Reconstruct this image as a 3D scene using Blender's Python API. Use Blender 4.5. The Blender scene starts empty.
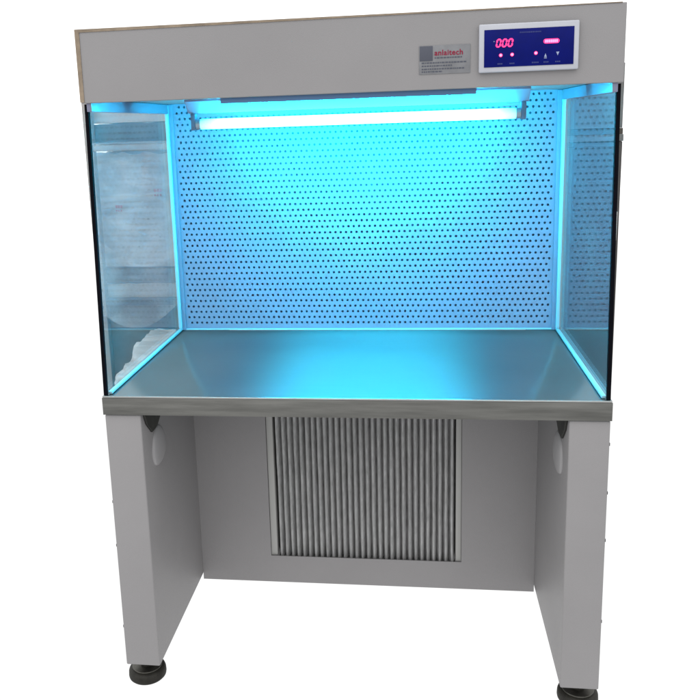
import bpy, bmesh, math, random
from mathutils import Vector, Matrix, noise
random.seed(4)
S = bpy.context.scene
C = S.collection

# ------------------------------------------------------------------ materials
def new_mat(name):
    m = bpy.data.materials.new(name); m.use_nodes = True
    nt = m.node_tree; b = nt.nodes['Principled BSDF']
    return m, nt, b

def mat(name, col, rough=.5, metal=0., var=.0, vscale=3., bump=0., bscale=300., rvar=0., emis=None, estr=0., stretch=(1, 1, 1), spec=.5, tint=None):
    """plain surface with soft wear: colour and roughness drift slowly, fine bump"""
    m, nt, b = new_mat(name); N = nt.nodes; L = nt.links
    b.inputs['Base Color'].default_value = (*col, 1); b.inputs['Roughness'].default_value = rough
    b.inputs['Metallic'].default_value = metal; b.inputs['Specular IOR Level'].default_value = spec
    tc = N.new('ShaderNodeTexCoord'); mp = N.new('ShaderNodeMapping'); mp.inputs['Scale'].default_value = stretch
    L.new(tc.outputs['Object'], mp.inputs['Vector'])
    if var or rvar:
        n = N.new('ShaderNodeTexNoise'); n.inputs['Scale'].default_value = vscale; n.inputs['Detail'].default_value = 6
        n.inputs['Roughness'].default_value = .6
        L.new(mp.outputs[0], n.inputs['Vector'])
        if var:
            r = N.new('ShaderNodeMapRange'); r.inputs['From Min'].default_value = .3; r.inputs['From Max'].default_value = .7
            mx = N.new('ShaderNodeMix'); mx.data_type = 'RGBA'
            c2 = tint if tint else tuple(c*(1+var) for c in col)
            mx.inputs['A'].default_value = (*[c*(1-var) for c in col], 1)
            mx.inputs['B'].default_value = (*c2, 1)
            L.new(n.outputs['Fac'], r.inputs['Value']); L.new(r.outputs[0], mx.inputs['Factor'])
            L.new(mx.outputs['Result'], b.inputs['Base Color'])
        if rvar:
            r = N.new('ShaderNodeMapRange'); r.inputs['From Min'].default_value = .3; r.inputs['From Max'].default_value = .7
            r.inputs['To Min'].default_value = rough-rvar; r.inputs['To Max'].default_value = rough+rvar
            L.new(n.outputs['Fac'], r.inputs['Value']); L.new(r.outputs[0], b.inputs['Roughness'])
    if bump:
        n2 = N.new('ShaderNodeTexNoise'); n2.inputs['Scale'].default_value = bscale; n2.inputs['Detail'].default_value = 3
        L.new(mp.outputs[0], n2.inputs['Vector'])
        bp = N.new('ShaderNodeBump'); bp.inputs['Strength'].default_value = bump; bp.inputs['Distance'].default_value = .001
        L.new(n2.outputs['Fac'], bp.inputs['Height']); L.new(bp.outputs[0], b.inputs['Normal'])
    if emis:
        b.inputs['Emission Color'].default_value = (*emis, 1); b.inputs['Emission Strength'].default_value = estr
    return m

M = {}
M['paint'] = mat('powder_coat', (.222, .216, .219), .5, var=.045, vscale=2.4, bump=.45, bscale=420, rvar=.08, spec=.25)
M['lip_blue_cast'] = mat('lip_paint_blue_cast', (.07, .14, .26), .45, var=.05, spec=.2)  # lamp's blue cast put into the colour; no lamp light reaches this front
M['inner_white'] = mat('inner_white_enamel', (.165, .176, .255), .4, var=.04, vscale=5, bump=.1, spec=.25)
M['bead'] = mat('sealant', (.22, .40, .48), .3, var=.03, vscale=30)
M['backing'] = mat('backing', (.07, .10, .15), .8, var=.2, spec=.1)
M['trim'] = mat('tan_edge', (.20, .155, .11), .7, var=.3, vscale=25, bump=.4, bscale=120)
M['gasket'] = mat('black_rubber', (.002, .002, .004), .7, var=.3, vscale=40, spec=.05)
M['rubber'] = mat('foot_rubber', (.016, .015, .012), .6, var=.4, vscale=40, bump=.5, bscale=90, spec=.2)
M['zinc'] = mat('zinc', (.07, .068, .06), .4, metal=.9, var=.2, vscale=60)
M['alu'] = mat('aluminium', (.30, .30, .29), .45, metal=.1, var=.12, vscale=8, stretch=(1, 1, .1))
M['bezel'] = mat('bezel_plastic', (.38, .39, .43), .4, var=.04, vscale=20, spec=.2)
M['screen'] = mat('panel_film', (.001, .003, .075), .3, var=.15, vscale=40, emis=(.0, .01, .25), estr=.15, spec=.08)
M['red'] = mat('red_led', (.6, .01, .08), .4, emis=(1, .03, .20), estr=1.6)
M['redhot'] = mat('red_led_core', (.8, .1, .2), .4, emis=(1, .22, .42), estr=2.0)
M['glyph'] = mat('pale_print', (.22, .26, .38), .5, emis=(.4, .5, .9), estr=.05)
M['faint'] = mat('faint_print', (.01, .02, .13), .5)
M['sticker'] = mat('sticker_silver', (.165, .168, .178), .5, var=.12, vscale=40, spec=.2)
M['sticker_print'] = mat('sticker_grey_print', (.075, .08, .10), .5, spec=.1)
M['logo'] = mat('logo_red', (.22, .010, .035), .5, spec=.1)
M['socket'] = mat('lamp_socket', (.10, .15, .22), .5, spec=.2)
M['tube_cap'] = mat('tube_cap', (.30, .34, .38), .35, metal=.6)
M['filter'] = mat('filter_media', (.46, .46, .46), .9, var=.22, vscale=55, bump=1., bscale=230, stretch=(1, 1, .6))
M['board'] = mat('board_grey', (.42, .41, .40), .6, var=.1, vscale=9)
M['upright'] = mat('rack_paint', (.24, .22, .21), .5, var=.15, vscale=12)
M['dark'] = mat('slot_dark', (.02, .02, .02), .8)
M['brown'] = mat('brown_carton', (.05, .037, .028), .8, var=.3, vscale=8, bump=.3)
M['beige'] = mat('beige_carton', (.19, .185, .165), .7, var=.15, vscale=7)
M['shelf'] = mat('shelf_steel', (.03, .031, .03), .5, metal=.2, var=.2)
M['greybox'] = mat('grey_foam', (.12, .12, .118), .7, var=.25, vscale=9)
M['locker'] = mat('locker_paint', (.028, .025, .023), .5, var=.25, vscale=6)
M['paper'] = mat('paper_notice', (.62, .60, .58), .7, var=.1)
M['redmark'] = mat('red_mark', (.45, .12, .16), .6)
M['floor'] = mat('white_floor', (.95, .95, .95), .9, spec=0)

def steel():
    m, nt, b = new_mat('brushed_stainless'); N = nt.nodes; L = nt.links
    b.inputs['Metallic'].default_value = 1
    tc = N.new('ShaderNodeTexCoord'); mp = N.new('ShaderNodeMapping'); mp.inputs['Scale'].default_value = (1.2, 90, 90)
    L.new(tc.outputs['Object'], mp.inputs['Vector'])
    n = N.new('ShaderNodeTexNoise'); n.inputs['Scale'].default_value = 7; n.inputs['Detail'].default_value = 6
    L.new(mp.outputs[0], n.inputs['Vector'])
    n3 = N.new('ShaderNodeTexNoise'); n3.inputs['Scale'].default_value = 5; n3.inputs['Detail'].default_value = 5
    L.new(tc.outputs['Object'], n3.inputs['Vector'])
    mx = N.new('ShaderNodeMix'); mx.data_type = 'RGBA'
    tg = N.new('ShaderNodeTangent'); tg.direction_type = 'UV_MAP'; tg.uv_map = 'UVMap'; L.new(tg.outputs[0], b.inputs['Tangent'])
    b.inputs['Anisotropic'].default_value = .9; b.inputs['Anisotropic Rotation'].default_value = .25
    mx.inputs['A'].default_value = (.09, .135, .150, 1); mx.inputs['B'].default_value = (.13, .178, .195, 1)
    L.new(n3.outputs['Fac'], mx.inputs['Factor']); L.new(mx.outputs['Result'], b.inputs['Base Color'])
    r = N.new('ShaderNodeMapRange'); r.inputs['To Min'].default_value = .46; r.inputs['To Max'].default_value = .60
    ad = N.new('ShaderNodeMath'); ad.operation = 'ADD'; ad.use_clamp = True
    s = N.new('ShaderNodeMath'); s.operation = 'MULTIPLY'; s.inputs[1].default_value = .5
    L.new(n.outputs['Fac'], s.inputs[0]); L.new(s.outputs[0], ad.inputs[0])
    s2 = N.new('ShaderNodeMath'); s2.operation = 'MULTIPLY'; s2.inputs[1].default_value = .5
    L.new(n3.outputs['Fac'], s2.inputs[0]); L.new(s2.outputs[0], ad.inputs[1])
    L.new(ad.outputs[0], r.inputs['Value']); L.new(r.outputs[0], b.inputs['Roughness'])
    bp = N.new('ShaderNodeBump'); bp.inputs['Strength'].default_value = .12; bp.inputs['Distance'].default_value = .0006
    L.new(n.outputs['Fac'], bp.inputs['Height']); L.new(bp.outputs[0], b.inputs['Normal'])
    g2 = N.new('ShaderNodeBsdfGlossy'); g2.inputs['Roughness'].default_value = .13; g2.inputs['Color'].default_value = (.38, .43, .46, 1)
    L.new(bp.outputs[0], g2.inputs['Normal'])
    ms = N.new('ShaderNodeMixShader'); ms.inputs[0].default_value = .34
    L.new(b.outputs[0], ms.inputs[1]); L.new(g2.outputs[0], ms.inputs[2]); L.new(ms.outputs[0], N['Material Output'].inputs['Surface'])
    return m
M['recess_shade'] = mat('recess_shade_grey', (.035, .035, .033), .6, var=.4, vscale=12, spec=.1)  # shade of the recess above the grip, put into a dark colour
M['grip'] = mat('grip_plastic', (.25, .245, .25), .4, var=.05)
M['steel'] = steel()
M['lip_dark_reflection'] = mat('lip_dark_reflection', (.11, .11, .103), .4, metal=.6, var=.2, vscale=4, stretch=(1, 1, 14), rvar=.1, tint=(.16, .16, .15))  # darker than the worktop: reflection of a dark room put into the colour

def glass(name, tint, haze, film=None):
    """pane: clear body with Fresnel reflection on both faces and a little dust"""
    m = bpy.data.materials.new(name); m.use_nodes = True; nt = m.node_tree; N = nt.nodes; L = nt.links
    N.remove(N['Principled BSDF']); out = N['Material Output']
    tr = N.new('ShaderNodeBsdfTransparent'); tr.inputs[0].default_value = (*tint, 1)
    df = N.new('ShaderNodeBsdfDiffuse'); df.inputs[0].default_value = (.8, .85, .9, 1)
    gl = N.new('ShaderNodeBsdfGlossy'); gl.inputs['Roughness'].default_value = .015 if not film else .12
    lw = N.new('ShaderNodeLayerWeight'); lw.inputs['Blend'].default_value = .5
    pw = N.new('ShaderNodeMath'); pw.operation = 'POWER'; pw.inputs[1].default_value = 5
    L.new(lw.outputs['Facing'], pw.inputs[0])
    f = N.new('ShaderNodeMapRange'); f.inputs['To Min'].default_value = .04; f.inputs['To Max'].default_value = 1
    L.new(pw.outputs[0], f.inputs['Value'])
    tc = N.new('ShaderNodeTexCoord'); n = N.new('ShaderNodeTexNoise'); n.inputs['Scale'].default_value = 6; n.inputs['Detail'].default_value = 7
    L.new(tc.outputs['Object'], n.inputs['Vector'])
    r = N.new('ShaderNodeMapRange'); r.inputs['From Min'].default_value = .42; r.inputs['From Max'].default_value = .75
    r.inputs['To Min'].default_value = haze*.4; r.inputs['To Max'].default_value = haze*2.2
    L.new(n.outputs['Fac'], r.inputs['Value'])
    m1 = N.new('ShaderNodeMixShader'); L.new(r.outputs[0], m1.inputs[0]); L.new(tr.outputs[0], m1.inputs[1]); L.new(df.outputs[0], m1.inputs[2])
    m2 = N.new('ShaderNodeMixShader'); L.new(f.outputs[0], m2.inputs[0]); L.new(m1.outputs[0], m2.inputs[1]); L.new(gl.outputs[0], m2.inputs[2])
    L.new(m2.outputs[0], out.inputs['Surface'])
    if film:
        bp = N.new('ShaderNodeBump'); bp.inputs['Strength'].default_value = .8; bp.inputs['Distance'].default_value = .01
        L.new(n.outputs['Fac'], bp.inputs['Height']); L.new(bp.outputs[0], gl.inputs['Normal'])
    return m
M['glass'] = glass('clear_glass', (.95, .98, .98), .012)

M['clearfilm'] = glass('clear_film', (.93, .94, .94), .10, True)
def film_mat(ca, cb, bs):
    """crumpled white stretch film"""
    m, nt, b = new_mat('stretch_film'); N = nt.nodes; L = nt.links
    b.inputs['Roughness'].default_value = .28; b.inputs['Specular IOR Level'].default_value = .7
    tc = N.new('ShaderNodeTexCoord'); mp = N.new('ShaderNodeMapping'); mp.inputs['Scale'].default_value = (1, 1, 2.2); mp.inputs['Rotation'].default_value = (0, .35, 0)
    L.new(tc.outputs['Object'], mp.inputs['Vector'])
    n = N.new('ShaderNodeTexNoise'); n.inputs['Scale'].default_value = 5; n.inputs['Detail'].default_value = 6; n.inputs['Distortion'].default_value = 1.2
    L.new(mp.outputs[0], n.inputs['Vector'])
    cr = N.new('ShaderNodeValToRGB'); e = cr.color_ramp.elements
    e[0].position = .3; e[0].color = (*ca, 1); e[1].position = .68; e[1].color = (*cb, 1)
    L.new(n.outputs['Fac'], cr.inputs[0]); L.new(cr.outputs[0], b.inputs['Base Color'])
    bp = N.new('ShaderNodeBump'); bp.inputs['Strength'].default_value = bs; bp.inputs['Distance'].default_value = .02
    L.new(n.outputs['Fac'], bp.inputs['Height']); L.new(bp.outputs[0], b.inputs['Normal'])
    return m
M['film'] = film_mat((.30, .31, .33), (.56, .56, .57), .5)
M['bagfilm'] = film_mat((.26, .27, .28), (.50, .50, .50), .7)
m, nt, b = new_mat('uv_tube'); b.inputs['Base Color'].default_value = (.8, .9, 1, 1)
b.inputs['Emission Color'].default_value = (.003, .68, .96, 1); b.inputs['Emission Strength'].default_value = 430
M['tube'] = m
# the discharge is weak over the last centimetres at each electrode
tc = nt.nodes.new('ShaderNodeTexCoord'); sx_ = nt.nodes.new('ShaderNodeSeparateXYZ'); nt.links.new(tc.outputs['Generated'], sx_.inputs[0])
rp = nt.nodes.new('ShaderNodeValToRGB'); e = rp.color_ramp.elements; e[0].position = 0; e[0].color = (.004, .004, .004, 1); e[1].position = 1; e[1].color = (.004, .004, .004, 1)
for p_, v_ in ((.035, .30), (.09, 1), (.91, 1), (.965, .30)): q_ = e.new(p_); q_.color = (v_, v_, v_, 1)
ml = nt.nodes.new('ShaderNodeMath'); ml.operation = 'MULTIPLY'; ml.inputs[1].default_value = 450
nt.links.new(sx_.outputs['X'], rp.inputs[0]); nt.links.new(rp.outputs[0], ml.inputs[0]); nt.links.new(ml.outputs[0], b.inputs['Emission Strength'])

# ------------------------------------------------------------------ mesh helpers
def add_box(bm, x0, x1, y0, y1, z0, z1, bev=0, seg=2):
    r = bmesh.ops.create_cube(bm, size=1)
    vs = r['verts']
    for v in vs:
        v.co = Vector((x0 if v.co.x < 0 else x1, y0 if v.co.y < 0 else y1, z0 if v.co.z < 0 else z1))
    if bev:
        es = {e for v in vs for e in v.link_edges}
        bmesh.ops.bevel(bm, geom=list(es), offset=bev, segments=seg, affect='EDGES', profile=.5)
    return vs
def add_cyl(bm, c, r, h, axis='Z', seg=24, r2=None, bev=0):
    rr = bmesh.ops.create_cone(bm, cap_ends=True, segments=seg, radius1=r, radius2=r if r2 is None else r2, depth=h)
    vs = rr['verts']
    if bev:
        es = [e for e in {e for v in vs for e in v.link_edges} if len({round(v.co.z, 5) for v in e.verts}) == 1]
        o = bmesh.ops.bevel(bm, geom=es, offset=bev, segments=3, affect='EDGES', profile=.5)
        vs = list({v for f in bm.faces for v in f.verts if f.is_valid} & (set(o['verts']) | {v for v in vs if v.is_valid}))
    mt = Matrix.Identity(4)
    if axis == 'X': mt = Matrix.Rotation(math.pi/2, 4, 'Y')
    if axis == 'Y': mt = Matrix.Rotation(math.pi/2, 4, 'X')
    mt = Matrix.Translation(Vector(c)) @ mt
    for v in vs: v.co = mt @ v.co
    return vs
def prism(bm, pts, axis, a, b):
    """extrude a polygon of 2D points along axis from a to b"""
    def P(p, t):
        return {'X': (t, p[0], p[1]), 'Y': (p[0], t, p[1]), 'Z': (p[0], p[1], t)}[axis]
    A = [bm.verts.new(P(p, a)) for p in pts]; B = [bm.verts.new(P(p, b)) for p in pts]
    n = len(pts)
    bm.faces.new(A); bm.faces.new(B[::-1])
    for i in range(n): bm.faces.new((A[i], B[i], B[(i+1) % n], A[(i+1) % n]))
def obj(name, bm, m, parent=None, smooth=False, bevel=0):
    bmesh.ops.recalc_face_normals(bm, faces=bm.faces[:])
    me = bpy.data.meshes.new(name); bm.to_mesh(me); bm.free()
    o = bpy.data.objects.new(name, me); C.objects.link(o); me.materials.append(m)
    if parent:
        o.parent = parent
        p = parent; off = Vector()
        while p: off += p.location; p = p.parent
        for v in me.vertices: v.co -= off
    if smooth:
        for p in me.polygons: p.use_smooth = True
        try: me.set_sharp_from_angle(angle=math.radians(40))
        except Exception: pass
    if bevel:
        md = o.modifiers.new('bevel', 'BEVEL'); md.width = bevel; md.segments = 3; md.limit_method = 'ANGLE'; md.angle_limit = math.radians(50)
    return o
def box(name, x0, x1, y0, y1, z0, z1, m, parent=None, bev=.0015, seg=2):
    bm = bmesh.new(); add_box(bm, x0, x1, y0, y1, z0, z1, bev, seg)
    return obj(name, bm, m, parent, smooth=True)
def thing(name, label, cat, loc=(0, 0, 0), group=None):
    o = bpy.data.objects.new(name, None); C.objects.link(o); o.location = loc; o.empty_display_size = .1
    o['label'] = label; o['category'] = cat
    if group: o['group'] = group
    return o
def tag(o, label, cat, group=None):
    o['label'] = label; o['category'] = cat
    if group: o['group'] = group
    return o
def text_mesh(name, body, size, loc, m, parent, bold=0., space=1., ext=.0003, shear=0.):
    cu = bpy.data.curves.new(name, 'FONT'); cu.body = body; cu.size = size; cu.extrude = ext; cu.offset = bold; cu.space_character = space; cu.shear = shear
    t = bpy.data.objects.new('tmp', cu); C.objects.link(t)
    dg = bpy.context.evaluated_depsgraph_get(); me = bpy.data.meshes.new_from_object(t.evaluated_get(dg))
    bpy.data.objects.remove(t); bpy.data.curves.remove(cu)
    me.name = name; me.materials.clear(); me.materials.append(m)
    p = parent; off = Vector()
    while p: off += p.location; p = p.parent
    for v in me.vertices: v.co = Vector((v.co.x, -v.co.z, v.co.y)) + Vector(loc) - off
    o = bpy.data.objects.new(name, me); C.objects.link(o); o.parent = parent
    return o

W = .65; ZL = .753; ZW = .806; ZC = 1.572; ZH = 1.562; ZT = 1.737; YB = .87; YP = .72; FL = -.072

# ------------------------------------------------------------------ setting
# nothing but even studio white is visible round and under the cabinet: the world gives it

# ------------------------------------------------------------------ the cabinet
cab = thing('laminar_flow_cabinet', 'grey steel laminar flow cabinet with glowing blue lamp, glass sides and steel worktop', 'clean bench', (0, 0, FL))

# header
bm = bmesh.new()
prism(bm, [(.024, ZH), (.024, ZT), (YB, ZT), (YB, ZC), (.034, ZC), (.034, ZH)], 'X', -W, W)
hd = obj('header', bm, M['paint'], cab, True, bevel=.002)
bm = bmesh.new()
prism(bm, [(-W-.0015, ZH+.002), (-W-.0015, ZT+.0015), (.64, ZT+.0010), (.64, ZT-.0005), (-W+.010, ZT-.006), (-W+.009, ZH+.002)], 'Y', .0222, .060)
obj('edge_trim', bm, M['trim'], hd, True)
box('shade_lip', -.298, .320, .036, .058, 1.549, ZC-.001, M['lip_blue_cast'], hd)

# control panel
cp = box('control_panel', .323, .546, .012, .0235, 1.595, 1.7025, M['bezel'], cab, .003, 3)
scr = box('screen', .3345, .5345, .0105, .0119, 1.6065, 1.6895, M['screen'], cp, .0004)
def seven(x, z, w, h, t, segs):
    """one seven-segment digit as raised bars"""
    bm = bmesh.new(); sl = .0016
    def bar(x0, z0, x1, z1):
        d = Vector((x1-x0, 0, z1-z0)); n = Vector((-d.z, 0, d.x)).normalized()*t/2; u = d.normalized()*t/2
        a = Vector((x0, 0, z0)); b_ = Vector((x1, 0, z1))
        pts = [a, a+u+n, b_-u+n, b_, b_-u-n, a+u-n]
        prism(bm, [(p.x, p.z) for p in pts], 'Y', .0094, .0103)
    K = lambda i, j: (x+i*w+j*sl/2*1.6, z+j*h/2)
    S_ = {'a': (K(0, 2), K(1, 2)), 'g': (K(0, 1), K(1, 1)), 'd': (K(0, 0), K(1, 0)), 'f': (K(0, 1), K(0, 2)), 'b': (K(1, 1), K(1, 2)), 'e': (K(0, 0), K(0, 1)), 'c': (K(1, 0), K(1, 1))}
    for s in segs: bar(*S_[s][0], *S_[s][1])
    return bm
for i in range(3):
    obj('digit', seven(.3615+i*.0133, 1.6515, .0082, .0158, .0036, 'abcdef'), M['red'], cp)
bm = bmesh.new(); add_cyl(bm, (.3565, .0099, 1.6635), .0011, .0008, 'Y', 12); obj('indicator_dot', bm, M['glyph'], cp)
for x in (.372, .3975, .4505):
    bm = bmesh.new(); add_cyl(bm, (x, .0098, 1.6325 + (x-.372)*.02), .0040, .0010, 'Y', 20); o = obj('indicator_lamp', bm, M['red'], cp)
    bm = bmesh.new(); add_cyl(bm, (x, .0092, 1.6325 + (x-.372)*.02), .0028, .0006, 'Y', 20); obj('lamp_core', bm, M['redhot'], cp)
bm = bmesh.new()
for i in range(7): add_box(bm, .4705+i*.0041, .4738+i*.0041, .0094, .0103, 1.6560, 1.6622, .0006, 1)
obj('bar_display', bm, M['redhot'], cp)
bm = bmesh.new(); prism(bm, [(.4845+(.0125 if math.cos(t) > 0 else -.0125)+.0052*math.cos(t), 1.6591+.0052*math.sin(t)) for t in [math.pi*2*(k+.5)/24 for k in range(24)]], 'Y', .0100, .0104); obj('bar_display_glow', bm, M['red'], cp)
bm = bmesh.new(); prism(bm, [(.4690, 1.6245), (.4750, 1.6245), (.4720, 1.6325)], 'Y', .0097, .0103); add_box(bm, .4690, .4750, .0097, .0103, 1.6215, 1.6230); obj('up_key', bm, M['glyph'], cp)
bm = bmesh.new(); prism(bm, [(.4955, 1.6350), (.5025, 1.6350), (.4990, 1.6270)], 'Y', .0097, .0103); obj('down_key', bm, M['glyph'], cp)
bm = bmesh.new(); x = .414
while x < .461:
    w_ = random.uniform(.0015, .0035); add_box(bm, x, x+w_, .0100, .0104, 1.6795, 1.6825); x += w_+.0012
obj('faint_heading', bm, M['faint'], cp)
for x0, n in ((.365, 3), (.392, 3), (.442, 4), (.468, 3), (.494, 3)):
    bm = bmesh.new()
    for k in range(n): add_box(bm, x0+k*.0040, x0+.003+k*.0040, .0100, .0104, 1.6120, 1.6150)
    obj('key_caption', bm, M['faint'], cp)

# maker's sticker (its square code is left blank)
st = box('sticker', .186, .304, .0225, .0238, 1.5975, 1.662, M['sticker'], cab, .0002)
box('blank_square', .1875, .2175, .0217, .0224, 1.6275, 1.6610, M['sticker_print'], st, .0001)
text_mesh('red_lettering', 'anlaitech', .0175, (.2215, .0219, 1.6395), M['logo'], st, bold=.00022, space=1.06)
bm = bmesh.new()
for r_, (a, b_, z) in enumerate(((.222, .285, 1.6325), (.192, .296, 1.6215), (.192, .262, 1.6145), (.192, .290, 1.6075), (.192, .240, 1.6015))):
    x = a
    while x < b_:
        w_ = random.uniform(.002, .007); add_box(bm, x, min(x+w_, b_), .0219, .0224, z, z+.0030); x += w_+.0016
obj('small_print', bm, M['sticker_print'], st)

# plenum behind the perforated wall and base body
box('rear_plenum', -W, W, .742, YB, ZW+.002, ZC-.001, M['paint'], cab)
box('wall_backing', -.635, .635, .728, .740, ZW+.002, ZC-.002, M['backing'], cab, 0)

# perforated diffuser wall
def perforated():
    bm = bmesh.new(); px, pz, r = .0175, .0192, .0041; K = 10
    x0, x1 = -.6125, .6125; nx = 70; z0 = .8225; nz = 39; y0 = YP; y1 = YP+.0025
    def quad(a, b_, c, d): bm.faces.new([bm.verts.new(p) for p in (a, b_, c, d)])
    for j in range(nz):
        za = z0+j*pz; zb = za+pz
        off = 0 if j % 2 else px/2; n = nx if j % 2 else nx-1
        if off:
            quad((x0, y0, za), (x0+off, y0, za), (x0+off, y0, zb), (x0, y0, zb))
            quad((x1-off, y0, za), (x1, y0, za), (x1, y0, zb), (x1-off, y0, zb))
        for i in range(n):
            xa = x0+off+i*px; xb = xa+px; cx, cz = (xa+xb)/2, (za+zb)/2
            co = [bm.verts.new((xa, y0, za)), bm.verts.new((xb, y0, za)), bm.verts.new((xb, y0, zb)), bm.verts.new((xa, y0, zb))]
            ring = []; back = []
            for k in range(12):
                a = math.radians(-135+30*k); p = (cx+r*math.cos(a), cz+r*math.sin(a))
                ring.append(bm.verts.new((p[0], y0, p[1]))); back.append(bm.verts.new((p[0], y1, p[1])))
            for s in range(4):
                seq = [ring[(s*3+k) % 12] for k in range(4)]
                bm.faces.new([co[s], co[(s+1) % 4]]+seq[::-1])
            for k in range(12): bm.faces.new((ring[k], ring[(k+1) % 12], back[(k+1) % 12], back[k]))
    zt = z0+nz*pz
    for a, b_, c, d in ((-.642, x0, ZW, ZC), (x1, .642, ZW, ZC)): quad((a, y0, c), (b_, y0, c), (b_, y0, d), (a, y0, d))
    quad((x0, y0, ZW), (x1, y0, ZW), (x1, y0, z0), (x0, y0, z0))
    if zt < ZC: quad((x0, y0, zt), (x1, y0, zt), (x1, y0, ZC), (x0, y0, ZC))
    me = bpy.data.meshes.new('perforated_wall'); bmesh.ops.remove_doubles(bm, verts=bm.verts[:], dist=1e-5)
    return bm
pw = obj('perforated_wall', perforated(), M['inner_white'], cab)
for s in (-1, 1):
    a, b_ = sorted((s*.6155, s*.6395)); box('corner_post', a, b_, .712, .7195, ZW+.002, ZC-.002, M['inner_white'], pw, .0012)
box('base_bead', -.634, .634, .713, .7192, ZW+.001, ZW+.0062, M['bead'], pw, .001)

# worktop
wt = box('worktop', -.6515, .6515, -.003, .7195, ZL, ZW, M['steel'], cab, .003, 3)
uv = wt.data.uv_layers.new(name='UVMap')
for l in wt.data.loops: v = wt.data.vertices[l.vertex_index].co; uv.data[l.index].uv = (v.x, v.y+v.z*.3)
box('front_lip', -.652, .652, -.0055, -.0031, ZL+.001, ZW-.005, M['lip_dark_reflection'], wt, .0006)
box('front_hem', -.6505, .6505, -.0045, -.0031, ZW-.0042, ZW-.0008, M['alu'], wt, .0004)

# side panes
for s in (-1, 1):
    bm = bmesh.new(); xa, xb = sorted((s*.6395, s*.6455))
    prism(bm, [(.006, ZW+.001), (.046, ZH-.004), (.716, ZH-.004), (.716, ZW+.001)], 'X', xa, xb)
    g = obj('side_glass', bm, M['glass'], cab)
    bm = bmesh.new(); xa, xb = sorted((s*.6375, s*.6470))
    prism(bm, [(-.002, ZW+.001), (.036, ZH-.002), (.0470, ZH-.002), (.0070, ZW+.001)], 'X', xa, xb)
    obj('edge_gasket', bm, M['gasket'], g)
    xa, xb = sorted((s*.6275, s*.639))
    box('bottom_sealant', xa, xb, .010, .712, ZW+.0012, ZW+.0085, M['bead'], g, .002)
    box('corner_sealant', xa, xb, .700, .7115, ZW+.009, ZC-.002, M['bead'], g, .002)
    xa, xb = sorted((s*.626, s*.6393))
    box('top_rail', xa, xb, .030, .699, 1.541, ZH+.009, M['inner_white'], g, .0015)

# lamp
bm = bmesh.new()
prism(bm, [(.262, ZC-.0015), (.262, 1.5635), (.298, 1.5325), (.312, 1.5325), (.348, 1.5635), (.348, ZC-.0015)], 'X', -.451, .4745)
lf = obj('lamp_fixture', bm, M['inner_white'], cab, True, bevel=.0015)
for s, x in ((-1, -.437), (1, .461)):
    bm = bmesh.new(); add_box(bm, x-.007, x+.007, .293, .317, 1.486, 1.532, .003, 2)
    obj('lamp_socket', bm, M['socket'], lf, True)
    bm = bmesh.new(); add_cyl(bm, (x-s*.013, .305, 1.5025), .0143, .012, 'X', 24); obj('tube_cap', bm, M['tube_cap'], lf, True)
bm = bmesh.new(); add_cyl(bm, (.012, .305, 1.5025), .0140, .86, 'X', 32); obj('lamp_tube', bm, M['tube'], lf, True)

# legs
for s in (-1, 1):
    xa, xb = sorted((s*W, s*.551))
    lg = box('leg_panel', xa, xb, 0, YB, 0, ZL-.001, M['paint'], cab, .004, 3)
    # moulded grip on the inner face, under the worktop
    bm = bmesh.new(); r = bmesh.ops.create_uvsphere(bm, u_segments=28, v_segments=16, radius=1)
    for v in r['verts']:
        x, y, z = v.co
        px_ = math.copysign(abs(x)**.8, x)
        v.co = Vector((s*.551 - s*px_*.014, .120+(y*.062 if y > 0 else y*.050)*(1-.25*z), .622+z*.058))
    obj('moulded_grip', bm, M['grip'], lg, True)
    bm = bmesh.new()
    pts = [(.012, ZL-.002), (.205, ZL-.002), (.190, .722), (.110, .680), (.070, .678), (.030, .715)]
    xa, xb = sorted((s*.5505, s*.5440)); prism(bm, pts, 'X', xa, xb); obj('recess_shade', bm, M['recess_shade'], lg, True, bevel=.002)  # dark plate in place of the shaded recess
    for z in ((.69, .56, .43, .20) if s > 0 else (.50, .37, .12)):
        bm = bmesh.new(); add_box(bm, *sorted((s*.6500, s*.6514)), .003, .009, z-.004, z+.004, .0005, 1); obj('hinge_pin', bm, M['gasket'], lg)

# base back panel with its opening for the intake filter
bm = bmesh.new(); ya, yb = .5045, .5075
prism(bm, [(-.5508, -.020), (.5508, -.020), (.5508, ZL-.001), (.318, ZL-.001), (.318, .076), (-.312, .076), (-.312, ZL-.001), (-.5508, ZL-.001)], 'Y', ya, yb)
bp_ = obj('back_panel', bm, M['paint'], cab, True)
box('base_plenum', -.5508, .5508, .575, YB-.001, -.019, ZL-.002, M['paint'], cab)
# pleated filter
fb = bmesh.new(); n = 30; x0, x1 = -.290, .299; cols = n*8; rows = 46; z0, z1 = .060, ZL-.004; grid = []
ph = [random.uniform(-.12, .12) for _ in range(n+2)]
for j in range(rows+1):
    row = []; z = z0+(z1-z0)*j/rows
    for i in range(cols+1):
        t = i/8; k = int(t); fr = t-k
        w_ = .5-.5*math.cos(2*math.pi*fr); w_ = w_**.75
        wob = noise.noise(Vector((t*.9, z*7, 3.1)))*.0012
        x = x0+(x1-x0)*i/cols + wob + ph[k]*.0022*math.sin(z*9+k)*.5
        y = .560-.044*w_ + noise.noise(Vector((t*1.7, z*16, 0)))*.004
        row.append(fb.verts.new((x, y, z)))
    grid.append(row)
for j in range(rows):
    for i in range(cols): fb.faces.new((grid[j][i], grid[j][i+1], grid[j+1][i+1], grid[j+1][i]))
fi = thing('x', '', '')
bpy.data.objects.remove(fi)
fil = obj('pleated_filter', fb, M['filter'], cab, True)
for a, b_ in ((-.3115, -.2905), (.3, .3175)): box('filter_frame', a, b_, .510, .572, .077, ZL-.002, M['alu'], fil, .001)
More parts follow.
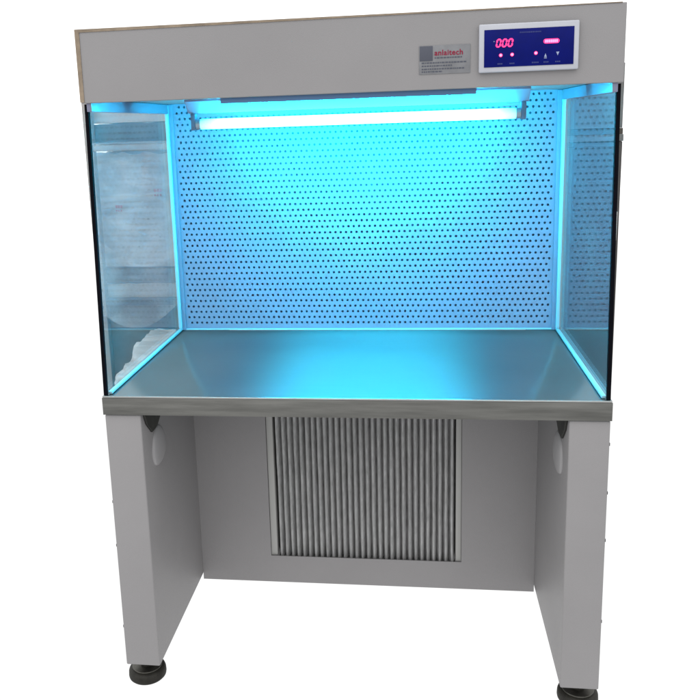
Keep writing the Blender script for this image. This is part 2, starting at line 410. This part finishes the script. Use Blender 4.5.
box('filter_frame', -.29, .2995, .512, .572, .0545, .0595, M['greybox'], fil, 0)

# feet
foot0 = None
for fx in (-.610, .608):
    for fy in (.058, .80):
        bm = bmesh.new(); add_cyl(bm, (fx, fy, FL+.016), .055, .032, 'Z', 48, r2=.053, bev=.010)
        ft = obj('levelling_foot', bm, M['rubber'], cab, True)
        bm = bmesh.new(); add_cyl(bm, (fx, fy, FL+.034), .043, .006, 'Z', 40, bev=.0018); add_cyl(bm, (fx, fy, FL+.044), .018, .014, 'Z', 6); obj('foot_nut', bm, M['zinc'], ft, True)
        bm = bmesh.new(); add_cyl(bm, (fx, fy, FL+.062), .011, .022, 'Z', 16); obj('foot_stem', bm, M['zinc'], ft, True)

# ------------------------------------------------------------------ things standing behind, seen through the left pane
XL, XR, Y0, Y1 = -1.040, -.62, 1.0, 1.36
rk = thing('storage_rack', 'tall pale steel storage rack with slotted post seen through left glass', 'rack', ((XL+XR)/2, (Y0+Y1)/2, FL))
def post(x, y):
    bm = bmesh.new(); add_box(bm, x, x+.030, y, y+.035, FL, 1.66, .002)
    p = obj('post', bm, M['upright'], rk, True)
    if (x, y) != (XL, Y0-.004): return
    for k in range(11):
        z = .82+k*.0667; box('slot', x+.010, x+.020, y-.0008, y+.001, z, z+.013, M['dark'], p, 0)
post(XL, Y0-.004); post(XR-.03, Y0-.004); post(XL, Y1); post(XR-.03, Y1)
for z, m_ in ((.846, 'shelf'), (.452, 'shelf'), (1.432, 'upright')):
    box('shelf_board', XL+.002, XR-.002, Y0+.0325, Y1-.001, z-.012, z+.010, M[m_], rk, .002)
    box('shelf_edge', XL+.031, XR-.031, Y0-.001, Y0+.0315, z-.012, z+.010, M[m_], rk, .002)

def wrapped(name, x0, x1, y0, y1, z0, z1, m, amp, seed, label, cat, sub=14):
    """box with slack, crumpled faces"""
    bm = bmesh.new(); r = bmesh.ops.create_cube(bm, size=1)
    bmesh.ops.subdivide_edges(bm, edges=bm.edges[:], cuts=sub, use_grid_fill=True)
    for v in bm.verts:
        q = v.co.copy()
        p = Vector((x0+(q.x+.5)*(x1-x0), y0+(q.y+.5)*(y1-y0), z0+(q.z+.5)*(z1-z0)))
        k = noise.noise(p*9+Vector((seed, 0, 0)))*amp + noise.noise(p*24+Vector((seed, 5, 0)))*amp*.4
        d = Vector((p.x-(x0+x1)/2, p.y-(y0+y1)/2, 0)).normalized()
        p += Vector((0, -abs(k) if q.y < 0 else k, 0))
        if q.z > .49: p.z -= abs(k)
        v.co = p
    return tag(obj(name, bm, m, None, True), label, cat)
wrapped('wrapped_panel', XL+.004, XR-.004, Y0+.066, Y1-.04, .975, 1.415, M['film'], .020, 2, 'pale machine panel wrapped in crumpled clear film on the rack behind left glass', 'wrapped panel', 24)
bpy.data.objects['wrapped_panel']
for i, (x, z, w_) in enumerate(((-.80, 1.262, .030), (-.955, 1.205, .026), (-.79, 1.09, .010), (-.90, 1.12, .008), (-.875, 1.055, .008), (-.83, 1.16, .007))):
    bm = bmesh.new()
    for k in range(3 if w_ > .02 else 1):
        add_box(bm, x+k*w_*.36, x+k*w_*.36+w_*.28, Y0+.0365, Y0+.0375, z, z+w_*.42)
        if w_ > .02: add_box(bm, x+k*w_*.36, x+k*w_*.36+w_*.2, Y0+.0365, Y0+.0375, z-w_*.5, z-w_*.25)
    o = obj('printed_mark', bm, M['redmark'] if w_ > .02 else M['shelf'], bpy.data.objects['wrapped_panel'])
wrapped('foam_slab', XL+.004, XR-.004, Y0+.047, Y1-.05, .915, .972, M['greybox'], .010, 7, 'dark grey foam slab lying under the film wrapped panel', 'foam slab')
wrapped('white_board_stack', XL+.004, XR-.004, Y0+.047, Y1-.05, .857, .913, M['board'], .006, 9, 'thin stack of off white boards on the dark shelf under grey foam', 'boards')
wrapped('beige_carton', XL+.004, XR-.004, Y0+.047, Y1-.05, .735, .830, M['beige'], .004, 11, 'flat beige carton just below the dark shelf behind left glass', 'carton')
wrapped('brown_carton', XL+.004, XR-.004, Y0+.047, Y1-.05, .463, .733, M['greybox'], .006, 12, 'tall grey carton on the low shelf behind the white plastic bag', 'carton')
wrapped('storage_crate', XL+.004, XR-.004, Y0+.047, Y1-.05, 1.444, 1.52, M['greybox'], .004, 13, 'low grey crate on the top shelf of the rack', 'crate')
wrapped('upper_carton', XL+.004, XR-.004, Y0+.047, Y1-.05, 1.522, 1.65, M['board'], .004, 14, 'off white carton stacked on the grey crate on top shelf', 'carton')
# plastic bag in front of the rack
bm = bmesh.new(); r = bmesh.ops.create_icosphere(bm, subdivisions=5, radius=1)
for v in bm.verts:
    q = v.co.copy(); f = 1+.12*noise.noise(q*2.3)+.12*noise.noise(q*6)+.07*abs(noise.noise(q*15))
    q.x = math.copysign(abs(q.x)**.8, q.x)
    p = Vector((-.77+q.x*.215*f, .94+q.y*.045*f, .44+q.z*.29*f*(1+.22*q.x)))
    v.co = p
bag = obj('plastic_bag', bm, M['bagfilm'], None, True)
bm2 = None
tag(bag, 'crumpled white plastic bag low behind the left glass above steel stool', 'plastic bag')
# loose clear sheet hanging from the top shelf, in front of the wrapped panel
bm = bmesh.new(); nx_, nz_ = 46, 90; g_ = []
for j_ in range(nz_+1):
    row = []
    for i_ in range(nx_+1):
        u_, v_ = i_/nx_, j_/nz_; x = -1.015+u_*.36; z = 1.452-v_*(.60+.10*math.sin(u_*3.2+.4))
        q = Vector((x*5+z*2.5, z*4-x*2, 2.2))
        y = .968-.012*v_+.016*noise.noise(q)-.010*abs(noise.noise(q*2.7))+.003*noise.noise(q*8)
        row.append(bm.verts.new((x, y, z)))
    g_.append(row)
for j_ in range(nz_):
    for i_ in range(nx_): bm.faces.new((g_[j_][i_], g_[j_][i_+1], g_[j_+1][i_+1], g_[j_+1][i_]))
sheet = obj('plastic_sheet', bm, M['clearfilm'], None, True)
md = sheet.modifiers.new('thickness', 'SOLIDIFY'); md.thickness = .0006
tag(sheet, 'loose clear plastic sheet hanging wrinkled in front of the wrapped panel behind left glass', 'plastic sheet')
# stool that carries the bag (hidden behind the left leg)
sx, sy = -.80, .95
sto = thing('stool', 'small dark steel stool under the plastic bag behind left leg', 'stool', (sx, sy, FL))
box('seat', -.955, -.67, .885, .992, .262, .285, M['shelf'], sto)
for x in (-.945, -.70):
    for y in (.893, .965): box('leg', x, x+.02, y, y+.02, FL, .261, M['shelf'], sto)

# ------------------------------------------------------------------ right side: dark locker with cartons on it
lk = thing('steel_locker', 'tall dark brown steel locker seen as a sliver beyond right glass', 'locker', (.745, 1.2, FL))
box('body', .625, .880, 1.0, 1.42, FL, 1.40, M['locker'], lk, .003)
box('top_plate', .622, .882, .996, 1.42, 1.4005, 1.424, M['greybox'], lk, .002)
box('door', .640, .872, .988, .9995, .02, 1.385, M['locker'], lk, .003)
box('paper_notice', .855, .870, .9855, .9875, 1.06, 1.16, M['paper'], lk, .0002)
box('handle', .66, .675, .97, .988, .70, .82, M['zinc'], lk, .003)
wrapped('grey_carton', .63, .877, 1.0, 1.38, 1.445, 1.66, M['greybox'], .003, 31, 'plain mid grey carton on top of the dark locker, behind right glass', 'carton')
wrapped('packing_board', .626, .879, .998, 1.38, 1.4245, 1.4445, M['brown'], .002, 37, 'thin dark packing board between the locker and the grey carton', 'board', 6)

# ------------------------------------------------------------------ light
wd = bpy.data.worlds.new('World'); S.world = wd; wd.use_nodes = True
N = wd.node_tree.nodes; L = wd.node_tree.links; bg = N['Background']
tc = N.new('ShaderNodeTexCoord'); sp = N.new('ShaderNodeSeparateXYZ'); L.new(tc.outputs['Generated'], sp.inputs[0])
a = N.new('ShaderNodeMapRange'); a.interpolation_type = 'SMOOTHSTEP'; a.inputs['From Min'].default_value = -.25; a.inputs['From Max'].default_value = .25
a.inputs['To Min'].default_value = 1.12; a.inputs['To Max'].default_value = 1.5; L.new(sp.outputs['Y'], a.inputs['Value'])
z = N.new('ShaderNodeMapRange'); z.interpolation_type = 'SMOOTHSTEP'; z.inputs['From Min'].default_value = .55; z.inputs['From Max'].default_value = .95
z.inputs['To Min'].default_value = 0; z.inputs['To Max'].default_value = .8; L.new(sp.outputs['Z'], z.inputs['Value'])
ad = N.new('ShaderNodeMath'); ad.operation = 'ADD'; L.new(a.outputs[0], ad.inputs[0]); L.new(z.outputs[0], ad.inputs[1])
bg.inputs['Color'].default_value = (1, 1, 1, 1); fr = N.new('ShaderNodeMapRange'); fr.interpolation_type = 'SMOOTHSTEP'; fr.inputs['From Min'].default_value = -.05; fr.inputs['From Max'].default_value = -.45
L.new(sp.outputs['Y'], fr.inputs['Value'])            # 0 behind the cabinet, 1 in front of it
lo = N.new('ShaderNodeMapRange'); lo.interpolation_type = 'SMOOTHSTEP'; lo.inputs['From Min'].default_value = .15; lo.inputs['From Max'].default_value = -.25
L.new(sp.outputs['Z'], lo.inputs['Value'])            # 1 below the horizon; unseen front dimmed there to tune the leg insides
mu = N.new('ShaderNodeMath'); mu.operation = 'MULTIPLY'; L.new(fr.outputs[0], mu.inputs[0]); L.new(lo.outputs[0], mu.inputs[1])
sc = N.new('ShaderNodeMapRange'); sc.inputs['To Min'].default_value = 1; sc.inputs['To Max'].default_value = .85; L.new(mu.outputs[0], sc.inputs['Value'])
up = N.new('ShaderNodeMapRange'); up.interpolation_type = 'SMOOTHSTEP'; up.inputs['From Min'].default_value = 0; up.inputs['From Max'].default_value = .5; up.inputs['To Min'].default_value = 0; up.inputs['To Max'].default_value = 1.0
L.new(sp.outputs['Z'], up.inputs['Value'])
u2 = N.new('ShaderNodeMath'); u2.operation = 'MULTIPLY'; L.new(up.outputs[0], u2.inputs[0]); L.new(fr.outputs[0], u2.inputs[1])
a2 = N.new('ShaderNodeMath'); a2.operation = 'ADD'; L.new(ad.outputs[0], a2.inputs[0]); L.new(u2.outputs[0], a2.inputs[1])
m2 = N.new('ShaderNodeMath'); m2.operation = 'MULTIPLY'; L.new(a2.outputs[0], m2.inputs[0]); L.new(sc.outputs[0], m2.inputs[1])
xs = N.new('ShaderNodeMapRange'); xs.inputs['From Min'].default_value = -1; xs.inputs['From Max'].default_value = 1; xs.inputs['To Min'].default_value = 1.12; xs.inputs['To Max'].default_value = .9
L.new(sp.outputs['X'], xs.inputs['Value'])
m3 = N.new('ShaderNodeMath'); m3.operation = 'MULTIPLY'; L.new(m2.outputs[0], m3.inputs[0]); L.new(xs.outputs[0], m3.inputs[1])
# below the horizon the white stays just white
bl = N.new('ShaderNodeMapRange'); bl.interpolation_type = 'SMOOTHSTEP'; bl.inputs['From Min'].default_value = .05; bl.inputs['From Max'].default_value = -.15; bl.inputs['To Min'].default_value = 9; bl.inputs['To Max'].default_value = 1.06
L.new(sp.outputs['Z'], bl.inputs['Value'])
mn = N.new('ShaderNodeMath'); mn.operation = 'MINIMUM'; L.new(m3.outputs[0], mn.inputs[0]); L.new(bl.outputs[0], mn.inputs[1])
L.new(mn.outputs[0], bg.inputs['Strength'])

# ------------------------------------------------------------------ camera
cam = bpy.data.cameras.new('camera'); co = bpy.data.objects.new('camera', cam); C.objects.link(co)
r = Vector((0.9909647604147424, 0.12981803993656763, -0.03370638104543818)); u = Vector((0.005518384274982538, 0.21163354028863104, 0.9773335111720535)); f = Vector((-0.13400892153564314, 0.9686890735070404, -0.20900499471765194))
co.matrix_world = Matrix(((r.x, u.x, -f.x, .175005), (r.y, u.y, -f.y, -2.033824), (r.z, u.z, -f.z, 1.491861), (0, 0, 0, 1)))
cam.sensor_width = 36; cam.lens = 36*836.606/700
cam.shift_x = 47.445/700; cam.shift_y = -46.407/700
cam.clip_end = 200; cam.clip_start = .05
S.camera = co

S.render.engine = 'CYCLES'
S.cycles.use_denoising = True
S.cycles.max_bounces = 14; S.cycles.transparent_max_bounces = 24; S.cycles.glossy_bounces = 8
S.view_settings.view_transform = 'Standard'; S.view_settings.look = 'None'; S.view_settings.exposure = 0; S.view_settings.gamma = 1
